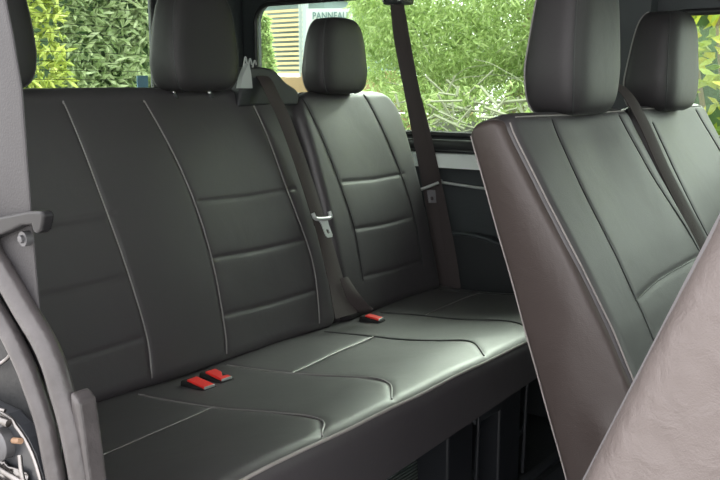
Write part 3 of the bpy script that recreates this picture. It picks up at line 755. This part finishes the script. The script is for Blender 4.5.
# ------------------------------------------------------------------ tipped seat in the foreground
fs = thing('tipped_passenger_seat', 'side of a seat tipped forward, coloured paler for the light of the open door', 'car seat', (-0.25, 0.98, 0.0))
T3 = -math.atan(0.411)
place_f = recline(-0.408, 0.40, T3)     # leans forward over its cushion
def front3(y, s): return 0.19 + 0.004 * noise.noise(Vector((y * 8, s * 6, 2.0)))
s3 = Slab(lambda s: 0.745, lambda s: 1.235, 0.64, 0.025, front3, place_f, lambda y, s: 0.0, corner=0.04, step=0.012)
s3.mesh('backrest', M['vinyl'], fs)
def fr3(p, s):
    return 0.006 + 0.012 * math.sin(math.pi * max(0, min(1, p / 0.19))) + 0.003 * noise.noise(Vector((p * 12, s * 9, 5))) - 0.0015 * abs(noise.noise(Vector((p * 40, s * 28, 7))))
pl3 = lambda p, s, d: place_f(0.745 - d + 0.006, s, p)
sp3 = Slab(lambda s: 0.0, lambda s: 0.185, 0.635, 0.020, fr3, pl3, lambda y, s: -0.01, corner=0.03, step=0.004, bcorner=0.01)
M['lit_near_vinyl'] = leather('bright_door_lit_vinyl', (0.104, 0.088, 0.084), 0.50, 0.35, 0.35, 34.0, 0.45)  # brighter copy of the side vinyl, with strong door light in its colour
sp3.mesh('side_panel', M['lit_near_vinyl'], fs)
c3 = Slab(lambda s: 0.75, lambda s: 1.23, 0.46, 0.03, lambda y, s: 0.0, lambda y, s, d: (-0.42 + s, y, 0.40 + d), lambda y, s: -0.10, corner=0.04, step=0.02)
c3.mesh('seat_cushion', M['vinyl'], fs)
b = MB(); b.box(-0.38, 0.0, 0.79, 1.19, 0.255, 0.295, 0.006); b.build('seat_frame', M['frame_paint'], fs)
for x in (-0.37, -0.05):
    for y in (0.80, 1.14):
        b = MB(); b.box(x, x + 0.04, y, y + 0.04, 0, 0.26, 0.004); b.build('leg', M['frame_paint'], fs)

# floor pieces under the bench
b = MB(); b.box(-1.40, -1.10, 1.66, 2.14, 0.0, 0.006); tag(b.build('floor_mat', M['ribbed'], smooth=False), 'ribbed grey mat lying on the floor under the rear bench', 'mat')
b = MB(); b.box(-0.92, -0.80, 1.9, 2.4, 0.0, 0.02, 0.004); b.box(-0.98, -0.95, 1.9, 2.4, 0.0, 0.012, 0.003); tag(b.build('seat_track', M['trim']), 'dark metal track bolted to the floor in front of the bench legs', 'seat track')

# ------------------------------------------------------------------ outside
b = MB(); b.box(-40, 40, -25, 45, -0.75, -0.70); b.build('ground', M['asphalt'], smooth=False, kind='structure')

def leaf(mb, p, size, ratio, droop=None, curl=0.15):
    """folded pointed leaf of four faces"""
    if droop is None:
        d = Vector((random.gauss(0, 1), random.gauss(0, 1), random.gauss(0, 1))).normalized()
    else: d = droop
    a = Vector((random.gauss(0, 1), random.gauss(0, 1), random.gauss(0, 1))); w = d.cross(a).normalized(); n = d.cross(w)
    L = size * random.uniform(0.7, 1.3); W = L * ratio
    p = Vector(p); n2 = n * L * curl
    q = [p, p + d * L * 0.45 + w * W - n2, p + d * L * 0.5 + n2 * 0.2, p + d * L * 0.45 - w * W - n2, p + d * L - n2 * 1.5]
    k = len(mb.v); mb.v += [tuple(v) for v in q]; mb.f += [(k, k + 1, k + 2), (k, k + 2, k + 3), (k + 1, k + 4, k + 2), (k + 2, k + 4, k + 3)]

def raw(name, mb, m, root):
    me = bpy.data.meshes.new(name); off = world_loc(root)
    me.from_pydata([(v[0] - off.x, v[1] - off.y, v[2] - off.z) for v in mb.v], [], mb.f); me.update(); me.materials.append(m)
    o = bpy.data.objects.new(name, me); COL.objects.link(o); o.parent = root; return o

def hedge(label, x0, x1, y0, y1, z1, face, n, size, ratio, m, cat='hedge', name='laurel_hedge', trunk=True):
    """face: 'x' leaves on the +x side, 'y' leaves on the -y side"""
    t = thing(name, label, cat, ((x0 + x1) / 2, (y0 + y1) / 2, -0.70))
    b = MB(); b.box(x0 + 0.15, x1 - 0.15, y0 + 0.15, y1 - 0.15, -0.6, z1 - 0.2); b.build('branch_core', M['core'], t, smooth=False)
    mb = MB()
    for _ in range(n):
        r = random.random()
        if r < 0.80:
            z = random.uniform(-0.6, z1)
            if face == 'x':
                y = random.uniform(y0, y1); x = x1 - abs(random.gauss(0, 0.10)) + 0.10 * noise.noise(Vector((y * 2, z * 2, 1)))
            else:
                x = random.uniform(x0, x1); y = y0 + abs(random.gauss(0, 0.10)) - 0.10 * noise.noise(Vector((x * 2, z * 2, 1)))
        else:
            x = random.uniform(x0, x1); y = random.uniform(y0, y1); z = z1 - abs(random.gauss(0, 0.08))
        leaf(mb, (x, y, z), size, ratio)
    raw('foliage', mb, m, t)
    return t
hedge('blue-green laurel hedge behind the rear window, filling its right two thirds', -5.6, -4.5, 3.22, 4.35, 2.3, 'x', 14000, 0.080, 0.15, M['laurel'])
hedge('yellow-green leafy hedge behind the left third of the rear window', -5.5, -4.40, 1.9, 3.14, 2.3, 'x', 13000, 0.078, 0.16, M['yellow_laurel'], name='yellow_hedge')

def bush_blob(mb, c, R, n, size, ratio, droop=0.0):
    for _ in range(n):
        d = Vector((random.gauss(0, 1), random.gauss(0, 1), random.gauss(0, 1))).normalized()
        rr = random.uniform(0.55, 1.0) ** 0.5
        p = Vector(c) + Vector((d.x * R[0], d.y * R[1], d.z * R[2])) * rr
        dd = None
        if droop: dd = (Vector((random.gauss(0, 0.6), random.gauss(0, 0.6), -droop * random.random() - 0.1))).normalized()
        leaf(mb, p, size, ratio, dd)

# feathery pale green tree filling the side window
wt_ = thing('feathery_tree', 'large feathery pale green tree filling the side window behind the hanging belt', 'tree', (-4.4, 6.4, -0.70))
mb = MB()
for (c, R, n) in (((-3.2, 6.0, 1.75), (1.35, 0.8, 0.75), 19000), ((-4.15, 6.4, 2.0), (0.75, 0.6, 0.95), 9000), ((-2.2, 6.1, 1.5), (1.2, 0.8, 0.85), 13000), ((-4.15, 6.5, 1.25), (0.70, 0.5, 0.45), 5000), ((-3.0, 6.1, 0.95), (1.2, 0.6, 0.35), 4500), ((-2.6, 6.6, 2.3), (1.3, 0.8, 0.5), 4000)):
    bush_blob(mb, c, R, int(n * 1.3), 0.062, 0.065, 0.8)
raw('foliage', mb, M['willow'], wt_)
b = MB()
b.tube(smooth_pts([(-3.4, 6.7, -0.7), (-3.45, 6.7, 0.6), (-3.3, 6.8, 1.6), (-3.2, 6.9, 2.6)], 6), [0.13] * 19, 10); b.build('trunk', M['twig'], wt_)
b = MB()
for _ in range(30):
    x = random.uniform(-4.4, -1.8); z = random.uniform(0.9, 2.1); y = random.uniform(5.2, 5.7)
    P = [(x, y, z)]
    a = random.uniform(-0.6, 0.9); L = random.uniform(0.25, 0.7)
    for k in range(1, 5): P.append((x + L * k / 4 * math.cos(a), y + random.gauss(0, 0.02), z + L * k / 4 * math.sin(a) - 0.12 * (k / 4) ** 2 * L * 3))
    b.tube(smooth_pts(P, 4), 0.0025, 4)
b.build('twigs', M['pale_twig'], wt_)
# heap of cut branches low in the side window
bk = thing('brush_pile', 'tangled heap of pale cut twigs below the feathery tree', 'brush pile', (-2.9, 5.3, -0.7))
mb = MB()
for _ in range(700):
    x = random.uniform(-4.3, -1.7); y = random.uniform(4.7, 5.6); z = random.uniform(0.1, 0.98 - 0.15 * abs(x + 2.9)) 
    a = random.uniform(0, 6.28); e = random.gauss(0, 0.6); L = random.uniform(0.1, 0.35)
    q = (x + L * math.cos(a) * math.cos(e), y + L * math.sin(a) * math.cos(e) * 0.4, z + L * math.sin(e) * 0.7)
    mb.tube([(x, y, z), q], random.uniform(0.004, 0.011), 4)
dt = raw('dry_twigs', mb, M['pale_twig'], bk); dt['kind'] = 'stuff'
mb = MB()
for _ in range(5000): leaf(mb, (random.uniform(-4.2, -1.6), random.uniform(4.9, 5.7), random.uniform(0.1, 1.0)), 0.06, 0.14)
raw('foliage', mb, M['willow'], bk)
b = MB(); b.prism([(-4.4, -0.7), (-1.4, -0.7), (-1.6, 0.4), (-2.4, 0.75), (-3.4, 0.75), (-4.2, 0.4)], 'y', 5.3, 6.0); b.build('earth_bank', M['gravel'], bk, smooth=False)

fb = thing('leafy_plant', 'fresh bright green leafy sprig just behind the nearer middle seat headrest', 'plant', (-1.95, 3.9, -0.7))
mb = MB(); bush_blob(mb, (-1.80, 3.9, 0.80), (0.13, 0.12, 0.12), 130, 0.10, 0.18); raw('foliage', mb, M['fresh'], fb)
b = MB(); b.tube([(-1.85, 3.9, -0.7), (-1.80, 3.9, 0.80)], 0.012, 6); b.build('stem', M['twig'], fb)

yb = thing('broad_leaf_bush', 'yellow and green broad-leaved bush outside the far right window', 'bush', (-1.2, 4.2, -0.70))
mb = MB(); bush_blob(mb, (-1.0, 4.2, 1.05), (0.75, 0.5, 0.75), 4200, 0.085, 0.26); raw('foliage', mb, M['autumn'], yb)
b = MB()
for k in range(9): b.tube(smooth_pts([(-1.05, 4.3, -0.7), (-1.05 + 0.05 * (k - 4), 4.25, 0.4), (-1.05 + 0.14 * (k - 4), 4.1, 1.5)], 6), 0.012, 6)
b.build('stems', M['twig'], yb)
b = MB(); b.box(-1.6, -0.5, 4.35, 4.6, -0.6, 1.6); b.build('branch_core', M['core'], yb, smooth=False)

# building, sign, fence, car, corner shrub
bd = thing('building', 'distant building with cream slatted screen and blue-grey cladding', 'building', (-12, 13, -0.70))
b = MB(); b.box(-16.5, -10.6, 13.0, 16, -0.7, 2.55); b.build('cladding_wall', M['cladding'], bd, smooth=False)
b = MB()
for k in range(14): b.box(-11.9, -10.75, 12.6, 12.7, 1.22 + k * 0.085, 1.265 + k * 0.085)
b.build('slatted_screen', M['cream'], bd, smooth=False)
b = MB(); b.box(-16.7, -10.5, 12.9, 16, 2.55, 2.62); b.build('roof', M['roofing'], bd, smooth=False)
b = MB(); b.box(-10.66, -10.60, 12.45, 12.55, -0.7, 2.5); b.build('corner_post', M['post'], bd, smooth=False)

sg = thing('shop_sign', 'white sign board with grey-green capitals on a pale post', 'sign', (-7.0, 8.6, -0.70))
# board faces the van; letters read left to right from inside
so = Vector((-7.30, 8.6, 0)); sd = Vector((0.86, 0.51, 0)).normalized(); sn = Vector((0.51, -0.86, 0)).normalized()
def smap(u, v, d): p = so + sd * u - sn * d; return (p.x, p.y, v)
plate('board', rrect(0, 0.56, 1.35, 1.930, 0.01, 3), [], smap, 0.05, M['sign'], sg)
b = MB(); b.tube([smap(-0.08, -0.7, 0.03), smap(-0.08, 2.1, 0.03)], 0.022, 10); b.build('post', M['post'], sg)
b = MB(); b.tube([smap(0.50, -0.7, 0.09), smap(0.50, 1.6, 0.09)], 0.04, 10); b.build('post', M['post'], sg)
tcv = bpy.data.curves.new('lettering', 'FONT'); tcv.body = 'PANNEAU'; tcv.size = 0.26; tcv.extrude = 0.004; tcv.offset = 0.006; tcv.space_character = 1.08
tob = bpy.data.objects.new('tmp', tcv); COL.objects.link(tob)
dg = bpy.context.evaluated_depsgraph_get(); tme = bpy.data.meshes.new_from_object(tob.evaluated_get(dg))
Vt = [smap(0.075 + v.co.x * 0.345, 1.806 + v.co.y * 0.44, -0.006 - v.co.z) for v in tme.vertices]; Ft = [tuple(p.vertices) for p in tme.polygons]
bpy.data.objects.remove(tob)
mk('lettering', Vt, Ft, M['letter'], sg, smooth=False)

fe = thing('wooden_fence', 'tan wooden board fence seen low beside the far rear headrest', 'fence', (-5.4, 6.9, -0.70))
for k in range(9):
    b = MB(); b.box(-7.6, -4.35, 7.4, 7.44, -0.55 + k * 0.185, -0.38 + k * 0.185, 0.006); b.build('board', M['wood'], fe)
for x in (-7.5, -6.4, -5.3, -4.4):
    b = MB(); b.box(x, x + 0.09, 7.445, 7.53, -0.7, 1.15, 0.005); b.build('post', M['wood'], fe)

cr = thing('car', 'small white parked car beyond the wooden fence', 'car', (-8.6, 10.0, -0.70))
cp = smooth_pts([(-10.3, 0, -0.35), (-10.3, 0, 0.35), (-10.0, 0, 0.60), (-9.7, 0, 0.98), (-9.3, 0, 1.14), (-8.4, 0, 1.14), (-7.9, 0, 0.75), (-7.1, 0, 0.58), (-6.9, 0, 0.2), (-6.9, 0, -0.35)], 5)
b = MB(); b.prism([(p.x, p.z) for p in cp], 'y', 9.4, 11.0); b.build('body', M['car'], cr, smooth=False)
b = MB(); b.prism([(-9.65, 0.66), (-9.35, 1.04), (-8.45, 1.04), (-8.05, 0.70)], 'y', 9.385, 9.40); b.build('side_window', M['roofing'], cr, smooth=False)
for x in (-9.6, -7.6):
    b = MB(); b.tube([(x, 9.36, -0.38), (x, 9.6, -0.38)], 0.32, 24); b.build('wheel', M['gasket'], cr)

sb = thing('conical_shrub', 'pointed bright green shrub at the left edge of the side window', 'shrub', (-5.6, 6.0, -0.70))
mb = MB()
for _ in range(5000):
    h = random.random() ** 0.8; R = 0.33 * (1 - h) + 0.03; a = random.uniform(0, 6.28); q = random.uniform(0.7, 1.0)
    leaf(mb, (-5.60 + R * q * math.cos(a), 6.0 + R * q * math.sin(a), -0.6 + 2.2 * h), 0.06, 0.16)
raw('foliage', mb, M['fresh'], sb)
b = MB(); b.tube([(-5.6, 6.0, -0.7), (-5.6, 6.0, 1.3)], [0.05, 0.01], 8); b.build('stem', M['twig'], sb)
